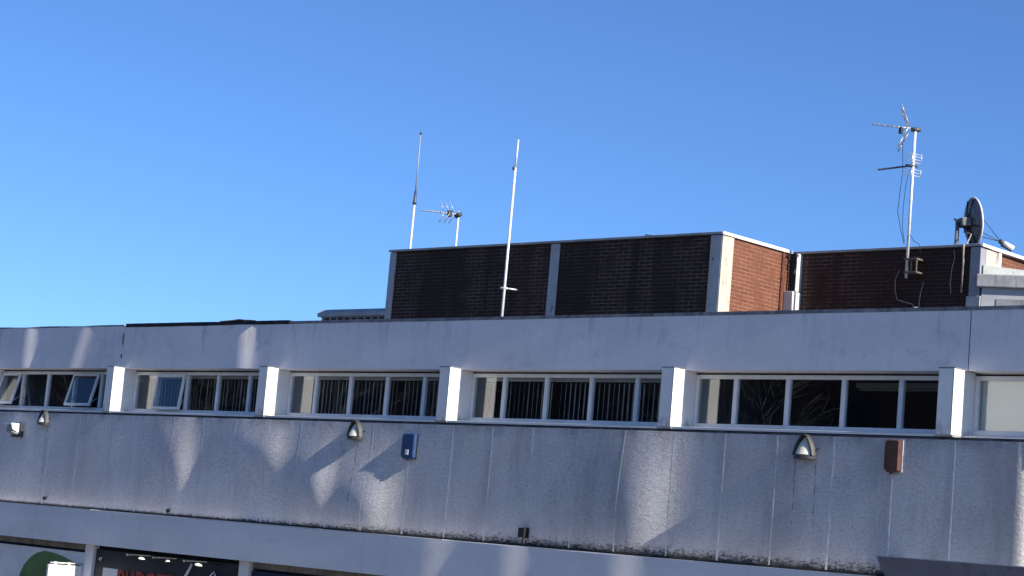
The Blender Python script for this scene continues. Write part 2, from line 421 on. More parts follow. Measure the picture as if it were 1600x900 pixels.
# windows -------------------------------------------------------------
def frame_bars(mb, x0, x1, z0, z1, y0, y1, w):
    o = [(x0,z0),(x1,z0),(x1,z1),(x0,z1)]; i = [(x0+w,z0+w),(x1-w,z0+w),(x1-w,z1-w),(x0+w,z1-w)]
    vs = [(x,y,z) for y in (y0,y1) for r_ in (o,i) for x,z in r_]
    fs = []
    for k in range(4):
        n = (k+1)%4
        fs += [(k,n,4+n,4+k),(8+k,12+k,12+n,8+n),(k,8+k,8+n,n),(4+k,4+n,12+n,12+k)]
    mb.add(vs, fs)

def window(xl, xr, openings, panes=5, nm='window', sy=.005):
    z0, z1 = 1.83, 2.606
    mb = MB(); frame_bars(mb, xl, xr, z0+.03, z1-.02, GY, GY+.07, .055)
    F_ = [0,.166,.375,.589,.799,1.] if panes == 5 else [k/panes for k in range(panes+1)]
    mx = [xl+f*(xr-xl) for f in F_]         # mullion lines
    o = mb.build(nm, M['upvc'], bld, bevel=.006)
    MB().box(xl, xr, GY-.012, GY+.068, z0, z0+.095).build('bottom_rail', M['upvc'], o, bevel=.006)
    for k in range(1,panes): MB().box(mx[k]-.034, mx[k]+.034, GY+.002, GY+.066, z0+.0951, z1-.0751).build('mullion', M['upvc'], o, bevel=.006)
    MB().box(xl, xr, GY+.03, GY+.09, z1-.0199, z1+.011).build('packing_strip', M['upvc'], o)
    for k in range(1,panes):
        c = mx[k]; MB().box(c-.06,c+.05,GY-.004,GY+.03,z1-.0195,z1-.004).build('hinge', M['gap'], o)
    mb = MB(); mb.box(xl, xr, GY+.012, GY+.05, z1-.0185, z1-.0005)
    mb.build('head_shadow', M['gap'], o)  # dark strip painted as the shadow gap over the frame
    mb = MB(); mb.add([(xl,sy,1.800),(xr,sy,1.800),(xr,GY-.0125,1.845),(xl,GY-.0125,1.845),(xl,sy,1.83),(xr,sy,1.83),(xr,GY-.0125,1.875),(xl,GY-.0125,1.875)],
                      [(0,3,2,1),(4,5,6,7),(0,1,5,4),(1,2,6,5),(2,3,7,6),(3,0,4,7)])
    mb.build('sill_board', M['upvc'], o)
    for k in range(panes):
        a, b = mx[k]+.036, mx[k+1]-.036
        if k == 0: a = xl+.056
        if k == panes-1: b = xr-.056
        zb, zt = z0+.0965, z1-.076
        if k in openings:
            ang = openings[k]
            def rot(p):
                dz = p[2]-zt; dy = p[1]-GY
                c, s_ = math.cos(ang), math.sin(ang)
                return (p[0], GY + dy*c + dz*s_, zt + dz*c - dy*s_)
            mb = MB(); frame_bars(mb, a-.012, b+.012, zb-.012, zt+.006, GY-.045, GY-.004, .045)
            mb.v = [rot(p) for p in mb.v]
            mb.build('casement', M['upvc'], o, bevel=.005)
            mb = MB(); mb.box(a+.033,b-.033,GY-.03,GY-.022,zb+.033,zt-.039); mb.v = [rot(p) for p in mb.v]
            mb.build('pane', M['glass_dim'], o)
            for xs in (a+.02, b-.02): MB().tube([rot((xs,GY-.004,zb+.05)), (xs, GY+.03, zb+.20)], .007, 6).build('stay', M['alu'], o)
        else:
            mb = MB(); mb.box(a-.008,b+.008,GY+.028,GY+.036,zb-.008,zt+.008)
            mb.build('pane', M['glass'], o)
    return o
wins = []
OPEN = {0: {0: .26, 3: .25}, 1: {1: .10}}
for i in range(5):
    wins.append(window(PIERS[i]+PW+.002, PIERS[i+1]-PW-.002, OPEN.get(i, {})))
wins.append(window(PIERS[5]+PW+.002, -8.64, {}, 3, sy=.24))
window(-38.02, -34.012, {})

# rooms behind the glass: floor, ceiling, back wall, cross walls
mb = MB(); mb.box(-46,-4,.56,9,.95,1.05); mb.box(-46,-4,.56,9,2.86,2.95); mb.box(-46,-4,8,8.2,1.05,2.86)
for x in (-45.8,-33.9,-25.46,-17.03,-12.76,-4.3): mb.box(x-.08,x+.08,.60,8,1.05,2.86)
mb.build('interior_wall', M['room'], bld)
MB().box(-46,-4,.525,.60,2.617,3.1).build('backing_wall', M['room'], bld); MB().box(-46,-4,.39,.60,1.1,1.70).build('backing_wall', M['room'], bld)
# roof and the other outside walls
mb = MB(); mb.box(-46,-4,.56,20,3.10,3.20); mb.build('roof', M['roof'], bld)
mb = MB(); mb.box(-46.3,-46,.4,20,GROUND,3.3); mb.box(-4,-3.7,.0,20,GROUND,3.3); mb.box(-46.3,-3.7,20,20.3,GROUND,3.3)
mb.box(-46,-4,9,9.2,GROUND,3.1)
mb.build('outer_wall', M['white_wall'], bld)

# raised beads over the panel joints
for x in (-34.75,-33.9,-33.05,-32.2,-31.32,-30.42,-29.38,-28.52,-27.66,-26.87,-26.02,-25.15,-24.38,-23.55,-22.7,-21.88,-20.99,-20.18,-19.39,-18.51,-17.66,-16.83,-15.99,-15.16,-14.3,-13.43,-12.59):
    mb = MB(); mb.smooth = True; n = 24; rnd = random.Random(int(-x*100)); rw = rnd.uniform(.012,.017)
    for k in range(n+1):
        z = .115+(1.755-.115)*k/n; y = -relief(WALL_SPOTS, x, z) - .0008*math.sin(x*1.9+z*2.3)*math.sin(x*.73-z*1.7)
        dx = rnd.uniform(-.002,.002)
        mb.v += [(x-rw+dx,y+.0002,z),(x-rw*.6+dx,y-.0008,z),(x+rw*.6+dx,y-.0008,z),(x+rw+dx,y+.0002,z)]
    for k in range(n):
        for j in range(3): mb.f.append([4*k+j,4*k+j+1,4*k+5+j,4*k+4+j]); mb.m.append(0); mb.sm.append(True)
    mb.build('joint_bead', M['bead'], bld, recalc=False)

# canopy over the shops
CAN_SPOTS = [(-20.75,-.1,.28,.7,.2,.05), (-19.25,-.25,.22,.8,.1,.06), (-17.25,-.25,.24,.8,.1,.07)]  # swellings added as soft light patches on the canopy front
relief_grid('canopy', -46, -4, -.515, .074, -.30, .297, CAN_SPOTS, M['canopy'], .06)
x = -46.; rnd = random.Random(11)
while x < -4:
    mb = MB()
    L = rnd.uniform(1.8,3.2); e = rnd.uniform(-.002,.002)
    mb.add([(x,-.302,.076+e),(x+L-.006,-.302,.076+e),(x+L-.006,-.003,.080),(x,-.003,.080),(x,-.302,.086+e),(x+L-.006,-.302,.086+e),(x+L-.006,-.003,.0865),(x,-.003,.0865)],
           [(0,3,2,1),(4,5,6,7),(0,1,5,4),(1,2,6,5),(2,3,7,6),(3,0,4,7)]); x += L
    mb.build('canopy_lip', M['coping_white'], bld)
mb = MB(); mb.box(-46,-4,.30,.36,GROUND,.04); mb.build('shop_wall', M['tan'], bld)
for x in (-38.1,-33.75,-29.50,-25.28,-21.05,-16.8,-12.6):
    mb = MB(); mb.box(x-.125,x+.125,-.14,.30,GROUND+.12,-.516); mb.build('shop_pillar', M['canopy'], bld, bevel=.01)
for x0, x1 in ((-33.62,-29.63),(-25.15,-21.18),(-20.92,-16.93),(-16.67,-12.73)):
    mb = MB(); mb.box(x0,x1,-.06,.28,-.62,-.516); mb.build('shutter_box', M['tan'], bld)
    mb = MB(); mb.box(x0,x1,-.05,.28,-.66,-.62); mb.build('shadow_gap', M['gap'], bld)
mb = MB(); mb.box(-29.37,-25.41,-.02,.28,-.60,-.516); mb.build('shadow_gap', M['gap'], bld)
for x0, x1 in ((-33.62,-29.63),(-29.37,-25.41),(-25.15,-21.18),(-20.92,-16.93),(-16.67,-12.73)):
    mb = MB(); mb.box(x0,x1,.10,.13,GROUND+.5,-1.5); mb.build('shop_window', M['glass'], bld)
    mb = MB(); mb.box(x0,x1,.05,.25,GROUND+.12,GROUND+.5); mb.build('stall_riser', M['black_sign'], bld)

# ------------------------------------------------------------------ shop signs
s = thing('shop_sign', (-31.6,-.05,-1.5), 'white shop sign with a big green leaf shape under the canopy', 'sign')
mb = MB(); mb.box(-33.60,-29.66,-.09,-.02,-1.45,-.665); mb.build('board', M['white_sign'], s, bevel=.006)
leaf = [(-31.62,-1.30),(-31.60,-1.16),(-31.50,-1.0),(-31.34,-.86),(-31.15,-.765),(-30.90,-.715),(-30.62,-.73),(-30.32,-.775),(-29.98,-.855),(-29.73,-.91),
        (-29.80,-1.04),(-30.0,-1.2),(-30.3,-1.33),(-30.7,-1.42),(-31.1,-1.42),(-31.45,-1.38)]
mb = MB(); mb.prism(leaf, 'y', -.098, -.089); mb.build('leaf_emblem', M['green_sign'], s)

def text_mesh(body, x, y, z, size, depth, mat, parent, name='lettering', bold=0, sx=1., shear=0):
    cu = bpy.data.curves.new(name, 'FONT'); cu.body = body; cu.size = size; cu.extrude = depth; cu.offset = bold; cu.shear = shear
    o = bpy.data.objects.new(name, cu); COL.objects.link(o)
    bpy.context.view_layer.update()
    me = bpy.data.meshes.new_from_object(o.evaluated_get(bpy.context.evaluated_depsgraph_get()))
    bpy.data.objects.remove(o)
    off = Vector(parent['_o'])
    for v in me.vertices: v.co = Vector((x+v.co.x*sx, y-v.co.z, z+v.co.y)) - off
    me.materials.clear(); me.materials.append(mat)
    o = bpy.data.objects.new(name, me); COL.objects.link(o); o.parent = parent; return o

s = thing('shop_sign', (-27.4,-.05,-1.5), 'black shop sign with red BUDGET lettering and white script', 'sign')
mb = MB(); mb.box(-29.35,-25.43,-.09,-.02,-1.45,-.585); mb.build('board', M['black_sign'], s, bevel=.006)
text_mesh('BUDGET', -28.66, -.096, -1.185, .42, .005, M['red_letter'], s, 'lettering', .012, .93)
text_mesh('47', -29.25, -.096, -.775, .088, .003, M['white_letter'], s, 'number', .001)
mb = MB(); mb.box(-29.09,-28.67,-.098,-.089,-1.30,-.885); mb.build('poster', M['white_sign'], s)
mb = MB()
mb.tube([(-26.66,-.098,-.655),(-26.69,-.098,-.72),(-26.75,-.098,-.81),(-26.83,-.098,-.92),(-26.92,-.098,-1.1)], .020, 6, .03); mb.build('script_stroke', M['white_letter'], s); mb = MB()
mb.tube([(-26.35,-.098,-1.02),(-26.22,-.098,-.89),(-26.12,-.098,-.79),(-26.06,-.098,-.745),(-26.03,-.098,-.79),(-26.1,-.098,-.95),(-26.2,-.098,-1.1)], .014, 6)
mb.build('script_stroke', M['white_letter'], s)

s = thing('shop_sign', (-23.1,-.05,-1.5), 'plain navy shop sign under the canopy beside the black one', 'sign')
mb = MB(); mb.box(-25.13,-21.20,-.09,-.02,-1.45,-.665); mb.box(-25.13,-21.20,-.10,-.09,-1.45,-1.40); mb.build('board', M['navy_sign'], s, bevel=.006)
s = thing('shop_sign', (-18.9,-.05,-1.5), 'grey shop sign under the canopy below the small wall camera', 'sign')
mb = MB(); mb.box(-20.90,-16.95,-.09,-.02,-1.45,-.665); mb.box(-20.90,-16.95,-.10,-.09,-1.45,-1.40); mb.build('board', M['slab'], s, bevel=.006)

# projecting blade sign on a bracket
s = thing('blade_sign', (-29.66,-.1,-.9), 'white box sign projecting from the pillar in front of the green leaf', 'sign')
mb = MB(); mb.box(-29.69,-29.63,-.84,-.145,-1.55,-.905); mb.build('sign_box', M['white_sign'], s, bevel=.008)
mb = MB(); mb.tube([(-29.66,-.80,-.875),(-29.66,-.13,-.868)], .013, 8)
mb.build('bracket_arm', M['galv'], s)
for y in (-.70,-.42):
    mb = MB(); mb.box(-29.685,-29.635,y-.03,y+.03,-.90,-.852); mb.build('clamp', M['galv'], s, bevel=.004)

# swan neck lamps over the black sign
def sign_lamp(x, label, tilt=0., k=1.):
    s = thing('sign_lamp', (x,-.09,-.64), label, 'lamp', 'lamps over the black sign')
    MB().tube([(x,-.085,-.625),(x,-.30,-.60),(x,-.62,-.60),(x,-.76,-.608)], .010, 8).build('arm', M['lamp_dark'], s)
    MB().tube([(x,-.75,-.608),(x,-.80,-.612)], .024, 10).build('end_cap', M['lamp_dark'], s)
    mb = MB(); mb.smooth = True
    prof = [(0,.018),(.02,.017),(.045,.006),(.064,-.012),(.060,-.014),(.0,-.004)]
    n = 16
    for r_, z in prof:
        for j in range(n):
            a = 2*math.pi*j/n; cx, cy = r_*k*math.cos(a), r_*k*math.sin(a)*1.25
            mb.v.append((x+cx, -.47+cy, -.645+z-cx*tilt))
    for q in range(len(prof)-1):
        for j in range(n): mb.f.append([q*n+j,q*n+(j+1)%n,(q+1)*n+(j+1)%n,(q+1)*n+j]); mb.m.append(0); mb.sm.append(True)
    mb.build('lamp_shade', M['white_letter'], s)
sign_lamp(-27.54, 'small arm lamp on the left over the red lettering of the black sign', .15, .85)
sign_lamp(-26.83, 'smallest arm lamp over the black sign, between the other two', -.2, .6)
sign_lamp(-26.02, 'small arm lamp above the tall white script stroke', .2, .95)

# grey wedge canopy at the lower right
s = thing('entrance_canopy', (-11.5,-.3,-.1), 'dark grey wedge canopy jutting out at the lower right corner', 'canopy')
mb = MB()
mb.prism([(-.62,.315),(-.303,-.03),(-.303,-.30),(-.002,-.30),(-.002,.315)], 'x', -13.18, -6)
mb.build('shell', plain('blue_grey_paint', (.15,.172,.23), .6, .3, 0, .10, 2, (.11,.12,.155)), s)
mb = MB(); mb.box(-13.20,-6,-.63,-.003,.316,.328); mb.build('top_trim', M['coping'], s)

# ------------------------------------------------------------------ wall fittings
def wall_light(x, z, label, k=1.):
    s = thing('wall_light', (x,0,z), label, 'wall light', 'hooded lights on the wall')
    H, Wd, D = .27*k, .155*k, .125*k
    def outline(t, w, h):       # pointed arch, t 0..1 left to right
        a = (t-.5)*2
        return (w*a, h*(1-abs(a)**1.9)**.85)
    # back casing: a deep rim following the arch
    n = 20; mb = MB(); mb.smooth = True
    def ring(w, h, y, dz): return [(x+outline(i/n,w,h)[0], y, z+dz+outline(i/n,w,h)[1]) for i in range(n+1)]
    rings = [ring(Wd,H,.01,-.02), ring(Wd,H,-.10*k,-.02), ring(Wd-.018,H-.022,-.106*k,-.016), ring(Wd-.022,H-.026,-.03,-.016)]
    for r_ in rings: mb.v += r_
    W_ = n+1
    for q in range(3):
        for i in range(n): mb.f.append([q*W_+i,q*W_+i+1,(q+1)*W_+i+1,(q+1)*W_+i]); mb.m.append(0); mb.sm.append(True)
    mb.build('hood', M['lamp_dark'], s, recalc=True); mb = MB()
    # tray below: half ellipse plan
    pl = [(x-Wd,.01)] + [(x-Wd*math.cos(math.pi*i/16), -.03-D*math.sin(math.pi*i/16)) for i in range(17)] + [(x+Wd,.01)]
    mb.prism(pl, 'z', z-.065*k, z-.012)
    mb.build('tray', M['lamp_dark'], s)
    # lens: quarter dome between arch and tray edge
    mb = MB(); mb.smooth = True; m_ = 12; w, h, d = Wd-.026, H-.034, D-.008
    for j in range(m_+1):
        v = j/m_; zz = z-.012+h*v; sc = (1-v**1.75)**.9 if v < 1 else 0.
        for i in range(n+1):
            a = math.pi*i/n
            mb.v.append((x-w*sc*math.cos(a), -.034-(d*(1-v)**.8)*math.sin(a)*.95, zz))
    for j in range(m_):
        for i in range(n): mb.f.append([j*W_+i,j*W_+i+1,(j+1)*W_+i+1,(j+1)*W_+i]); mb.m.append(0); mb.sm.append(True)
    mb.build('lens', M['lens'], s)
    mb = MB(); mb.tube([(x+Wd-.01,-.01,z+.06),(x+Wd+.035,-.012,z+.075)], .006, 6); mb.build('cable_stub', M['cable'], s)
    return s
wall_light(-31.50, 1.60, 'hooded wall light right of the small floodlight at the far left', .88)
wall_light(-23.06, 1.555, 'hooded wall light left of the blue box', .95)
wall_light(-14.70, 1.53, 'hooded wall light with black runs below it, left of the red-brown box', 1.0)

s = thing('floodlight', (-32.3,0,1.43), 'small square floodlight with a white visor on the far left of the wall', 'floodlight')
mb = MB(); mb.box(-32.47,-32.16,-.07,.0,1.30,1.56); mb.build('back_plate', M['lamp_dark'], s, bevel=.012)
mb = MB(); mb.add([(-32.46,-.07,1.34),(-32.22,-.07,1.34),(-32.22,-.07,1.53),(-32.46,-.07,1.53),(-32.44,-.19,1.38),(-32.27,-.19,1.38),(-32.27,-.19,1.51),(-32.44,-.19,1.51)],
                  [(0,1,5,4),(1,2,6,5),(2,3,7,6),(3,0,4,7),(4,5,6,7)])
mb.build('lamp_body', M['slab'], s, bevel=.006)
mb = MB(); mb.box(-32.47,-32.22,-.24,-.072,1.518,1.545); mb.add([(-32.255,-.235,1.517),(-32.22,-.235,1.517),(-32.22,-.075,1.517),(-32.255,-.075,1.517),(-32.255,-.20,1.43),(-32.22,-.20,1.43),(-32.22,-.075,1.38),(-32.255,-.075,1.38)],
    [(0,1,2,3),(4,5,6,7),(0,1,5,4),(1,2,6,5),(2,3,7,6),(3,0,4,7)])
mb.build('visor', M['fitting'], s)

def alarm_box(x, z, mat, w, h, label, plate=None, edge=None):
    s = thing('alarm_box', (x,0,z), label, 'alarm box')
    hw, hh = w/2, h/2
    poly = [(-hw,-hh*.78),(-hw*.55,-hh),(hw*.75,-hh),(hw,-hh*.9),(hw,hh*.92),(hw*.8,hh),(-hw*.6,hh),(-hw,hh*.86)]
    mb = MB()
    n = len(poly)
    back = [(x+p[0],-.012,z+p[1]) for p in poly]; mid = [(x+p[0],-.048,z+p[1]) for p in poly]; fr = [(x+p[0]*.86,-.066,z+p[1]*.93) for p in poly]
    vs = back+mid+fr
    fs = [list(range(n)), list(range(2*n,3*n))]
    for r_ in (0,n):
        for i in range(n): fs.append((r_+i, r_+(i+1)%n, r_+n+(i+1)%n, r_+n+i))
    mb.add(vs, fs); mb.build('cover', mat, s, bevel=.005)
    mb = MB(); mb.box(x-hw*.9,x+hw+.018,-.012,.004,z-hh*.96,z+hh*.97); mb.build('back_plate', edge or M['lamp_dark'], s)
    if plate:
        mb = MB(); mb.box(x+plate[0]-plate[2]/2,x+plate[0]+plate[2]/2,-.072,-.065,z+plate[1]-plate[3]/2,z+plate[1]+plate[3]/2); mb.build('strobe', M['fitting'], s, bevel=.003)
    mb = MB(); mb.tube([(x-.01,-.03,z-hh+.01),(x-.01,-.03,z-hh-.018)], .02, 8); mb.build('cable_gland', M['lamp_dark'], s)
    return s
alarm_box(-21.86, 1.425, M['blue_box'], .285, .385, 'blue alarm box with a white plate on the wall', (.0,-.095,.065,.075))
alarm_box(-13.42, 1.545, M['red_box'], .215, .40, 'faded red-brown alarm box on the wall', None, M['bead'])

s = thing('security_camera', (-19.36,0,.27), 'little black box fixed low on the wall above the canopy edge', 'camera')
mb = MB(); mb.box(-19.43,-19.31,-.10,-.02,.205,.345); mb.build('housing', M['cable'], s, bevel=.01)
mb = MB(); mb.box(-19.40,-19.30,-.02,.0,.20,.35); mb.build('wall_plate', M['lamp_dark'], s)
mb = MB(); mb.tube([(-19.37,-.04,.205),(-19.39,-.03,.14),(-19.34,-.02,.125),(-19.15,-.02,.12)], .008, 6); mb.build('cable', M['cable'], s)
for x, z, lb in ((-31.20,.226,'tiny dark outlet near the wall foot below the leftmost hooded light'),(-27.54,.185,'tiny dark outlet at the wall foot above the black sign'),(-23.35,.165,'tiny dark outlet at the wall foot below the hooded light beside the blue box')):
    s = thing('weep_outlet', (x,0,z), lb, 'outlet', 'little drain outlets along the wall foot')
    mb = MB(); mb.tube([(x,.01,z),(x,-.045,z-.01)], .028, 10); mb.tube([(x,-.044,z-.01),(x,-.05,z-.012)], .034, 10); mb.build('spout', M['gap'], s)

# ------------------------------------------------------------------ inside the rooms
def vertical_blind(x0, x1, ang, label, zt=2.50, gap=.0915):
    s = thing('vertical_blind', ((x0+x1)/2,.72,zt), label, 'blind', 'vertical blinds in the window strip')
    mb = MB(); mb.box(x0,x1,.70,.745,zt,zt+.045); mb.build('head_rail', M['fitting'], s)
    mb = MB(); x = x0+.03; rnd = random.Random(int(-x0*10))
    while x < x1-.03:
        a = ang+rnd.uniform(-.10,.10); c, s_ = math.cos(a)*.043, math.sin(a)*.043
        zb = 1.90
        if rnd.random() > .06:
            mb.add([(x-c,.7225-s_,zb),(x+c,.7225+s_,zb),(x+c,.7225+s_,zt-.02),(x-c,.7225-s_,zt-.02),(x-c+.0015,.7235-s_,zb),(x+c+.0015,.7235+s_,zb),(x+c+.0015,.7235+s_,zt-.02),(x-c+.0015,.7235-s_,zt-.02)],
                   [(0,1,2,3),(4,5,6,7),(0,1,5,4),(1,2,6,5),(2,3,7,6),(3,0,4,7)])
        x += gap
    mb.build('slats', M['blind'], s)
vertical_blind(PIERS[1]+.2, PIERS[2]-.2, R(180-38+5), 'vertical blind behind the window with one open pane')
vertical_blind(PIERS[2]+.2, PIERS[3]-.2, R(180-42+7), 'vertical blind behind the window above the blue box')
vertical_blind(PIERS[3]+.2, PIERS[4]-.2, R(180-48+7), 'vertical blind behind the window in the middle of the wall')
# pale roller blind in the last window
s = thing('roller_blind', (-10.6,.60,2.55), 'pale blind filling the window at the right edge', 'blind')
mb = MB(); mb.box(-12.60,-8.7,.565,.569,1.90,2.56); mb.build('cloth', M['blind_board'], s)
mb = MB(); mb.tube([(-12.6,.59,2.57),(-8.7,.59,2.57)], .022, 10); mb.build('roller', M['fitting'], s)
def strip_light(x0, x1, y, z, label):
    s = thing('strip_light', ((x0+x1)/2,y,z), label, 'ceiling light', 'unlit strip lights on the office ceilings')
    mb = MB(); mb.box(x0,x1,y-.06,y+.06,z+.02,z+.09); mb.build('batten', M['fitting'], s, bevel=.006)
    mb = MB(); mb.tube([(x0+.03,y,z),(x1-.03,y,z)], .018, 8); mb.build('tube', M['fitting'], s)
strip_light(-15.6,-14.0,2.4,2.62,'unlit strip light on the ceiling of the dark room above the red-brown box')
strip_light(-31.9,-30.9,1.6,2.55,'unlit strip light on the ceiling behind the window at far left')

# ------------------------------------------------------------------ brick block on the roof
T1 = 6.555; Y1, Y2, Y3 = 10., 12.42, 14.2
pent = thing('rooftop_block', (-27,14,3.2), 'dark sooty brick plant block stepping back on the flat roof', 'building')
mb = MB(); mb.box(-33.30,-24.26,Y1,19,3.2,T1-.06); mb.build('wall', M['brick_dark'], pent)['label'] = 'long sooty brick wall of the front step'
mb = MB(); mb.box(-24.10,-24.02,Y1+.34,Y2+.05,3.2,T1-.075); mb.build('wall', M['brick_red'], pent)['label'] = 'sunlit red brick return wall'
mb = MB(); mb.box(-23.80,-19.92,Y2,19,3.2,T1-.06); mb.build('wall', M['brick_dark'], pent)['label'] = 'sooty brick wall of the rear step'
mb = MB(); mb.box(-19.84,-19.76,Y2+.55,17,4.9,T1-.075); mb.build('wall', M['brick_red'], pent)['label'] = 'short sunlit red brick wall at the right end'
MB().box(-24.25,-23.78,Y2+.06,19,3.2,T1-.08).build('core_wall', M['brick_dark'], pent); MB().box(-33.2,-19.9,19,19.1,3.2,T1-.08).build('core_wall', M['brick_dark'], pent)
mb = MB(); mb.box(-33.3,-24.05,Y1+.1,19,T1-.11,T1-.085); mb.box(-24.05,-19.85,Y2+.12,19,T1-.11,T1-.085); mb.build('roof', M['roof'], pent)
# painted concrete strips
for x0, x1 in ((-33.49,-33.301),(-28.54,-28.30)):
    mb = MB(); mb.box(x0,x1,Y1-.03,Y1+.25,3.2,T1-.062); mb.build('strip', M['strip'], pent, bevel=.008)
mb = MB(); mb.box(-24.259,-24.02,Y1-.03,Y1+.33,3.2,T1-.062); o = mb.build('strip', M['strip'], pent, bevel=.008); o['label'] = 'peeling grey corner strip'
mb = MB(); mb.box(-24.0195,-24.0,Y1-.028,Y1+.335,3.2,T1-.065); o = mb.build('strip', M['strip_lit'], pent); o['label'] = 'cream sunlit face of the corner strip'  # sunlight on this side put into a lighter, warmer colour than the front
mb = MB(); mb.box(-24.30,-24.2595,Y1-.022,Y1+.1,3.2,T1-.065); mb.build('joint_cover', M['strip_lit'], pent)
mb = MB(); mb.tube([(-24.0,Y2-.42,3.2),(-24.0,Y2-.42,T1-.08)], .03, 8); mb.build('drainpipe', plain('rusty_pipe',(.09,.03,.02),.7,.2,0,.3,8), pent)
# inner corner post: tall dirty upper part and wider box below
mb = MB(); mb.box(-24.015,-23.85,Y2-.16,Y2+.05,5.72,T1-.06); mb.build('strip', mat_peeling('black_white_peeling', (.035,.033,.032), (.6,.57,.53), .58, 3), pent)
mb = MB(); mb.box(-23.849,-23.83,Y2-.165,Y2+.04,5.72,T1-.06); mb.build('strip', M['coping_white'], pent)  # sunlit side of the post, given its own white colour
mb = MB(); mb.box(-24.015,-23.80,Y2-.30,Y2+.05,3.2,5.70); o = mb.build('strip', plain('pale_grey_box_paint',(.55,.55,.53),.6,.2,0,.08,4,(.42,.41,.38)), pent, bevel=.01); o['label'] = 'wider pale grey lower box'
# right corner strip and sunlit end
mb = MB(); mb.box(-19.919,-19.70,Y2-.04,Y2+.16,5.55,T1-.062); mb.build('strip', mat_peeling('grey_upper_panel',(.26,.26,.30),(.2,.19,.19),.6), pent, bevel=.008)
mb = MB(); mb.box(-19.96,-19.66,Y2-.05,Y2+.16,3.2,5.545); mb.build('strip', M['strip'], pent, bevel=.008)
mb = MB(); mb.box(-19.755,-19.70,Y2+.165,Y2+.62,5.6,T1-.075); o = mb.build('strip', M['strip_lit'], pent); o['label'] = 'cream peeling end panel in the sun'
for y in (Y2+.60, Y2+1.72): 
    mb = MB(); mb.box(-19.756,-19.68,y,y+.10,5.5,T1-.076); mb.build('strip', M['coping_white'], pent)
# copings
mb = MB(); mb.box(-33.52,-24.01,Y1-.06,Y1+.30,T1-.048,T1); mb.build('coping', M['coping'], pent, bevel=.006)
mb = MB(); mb.box(-24.262,-23.975,Y1+.302,Y2-.12,T1-.062,T1+.004); mb.box(-24.0095,-23.972,Y1-.058,Y1+.30,T1-.058,T1+.002); mb.build('coping', M['coping_white'], pent, bevel=.006)  # sunlit runs and end face of the coping, coloured whiter than the rest
mb = MB(); mb.box(-24.05,-19.69,Y2-.06,Y2+.30,T1-.048,T1-.002); mb.build('coping', M['coping'], pent, bevel=.006)
mb = MB(); mb.box(-19.93,-19.66,Y2+.302,17,T1-.062,T1+.002); mb.box(-19.689,-19.655,Y2-.05,Y2+.30,T1-.058,T1+.001); mb.build('coping', M['coping_white'], pent, bevel=.006)  # same whiter colour for the sunlit side of the rear coping
mb = MB(); mb.smooth = True; mb.tube([(-26.05,Y1+.1,T1-.01),(-26.05,Y1+.1,T1+.05)], .055, 10, .035); mb.tube([(-25.99,Y1+.1,T1+.015),(-25.93,Y1+.1,T1+.012)], .03, 8); mb.build('vent_cap', M['black'], pent)
# lower right: pale flashing, grey slab canopy and the recess below, all on a skewed line
A = R(24); ex, ey = math.cos(A), math.sin(A)
P0 = Vector((-19.72, Y2-.10, 0))
def skew(u, w, z): return (P0.x+ex*u-ey*w, P0.y+ey*u+ex*w, z)
def skewbox(mb, u0, u1, w0, w1, z0, z1):
    mb.add([skew(u0,w0,z0),skew(u1,w0,z0),skew(u1,w1,z0),skew(u0,w1,z0),skew(u0,w0,z1),skew(u1,w0,z1),skew(u1,w1,z1),skew(u0,w1,z1)],
           [(0,3,2,1),(4,5,6,7),(0,1,5,4),(1,2,6,5),(2,3,7,6),(3,0,4,7)])
A2 = R(56); fx, fy = math.cos(A2), math.sin(A2); Q = Vector((-19.66, Y2+.02, 0))
MB().obox((Q.x,Q.y,5.93), (fx*4,fy*4,0), (-fy*.3,fx*.3,0), (0,0,.215)).build('flashing', M['pale_green'], pent)
mb = MB(); skewbox(mb, .0, 5, -.06, .9, 5.71, 5.955); mb.build('slab_canopy', M['slab'], pent, bevel=.02)
mb = MB(); skewbox(mb, .10, 5, .04, .9, 3.2, 5.708); mb.build('recess_wall', M['strip'], pent)
dm = plain('grey_door_paint',(.22,.23,.25),.7,.2,0,.2,3,(.14,.14,.15))
for u0, u1 in ((.58,1.15),(1.18,1.9)):
    mb = MB(); skewbox(mb, u0-.2, u1-.2, .025, .0395, 3.3, 5.50); mb.build('louvre_door', dm, pent)
# loose cables on the sooty wall
mb = MB()
mb.tube([(-20.06,Y2-.07,T1-.01),(-20.06,Y2-.075,T1-.1),(-20.07,Y2-.03,6.2),(-20.075,Y2-.03,5.62)], .022, 6); mb.build('pipe', M['cable_pale'], pent)
for pts in ([(-20.30,Y2-.02,6.45),(-20.26,Y2-.03,6.3),(-20.31,Y2-.03,6.1),(-20.33,Y2-.03,5.8),(-20.30,Y2-.03,5.6)],
            [(-21.48,Y2-.03,6.1),(-21.56,Y2-.04,5.9),(-21.55,Y2-.03,5.7),(-21.50,Y2-.03,5.52),(-21.35,Y2-.03,5.47),(-21.14,Y2-.03,5.42),(-21.08,Y2-.03,5.30)],
            [(-20.92,Y2-.03,5.85),(-20.98,Y2-.03,5.6),(-21.0,Y2-.03,5.3),(-20.98,Y2-.03,5.05)]):
    mb = MB(); mb.tube(pts, .010, 5); mb.build('cable', M['cable_pale'], pent)
mb = MB(); mb.box(-21.10,-21.02,Y2-.06,Y2,5.22,5.36); mb.build('junction_box', M['coping_white'], pent, bevel=.01)

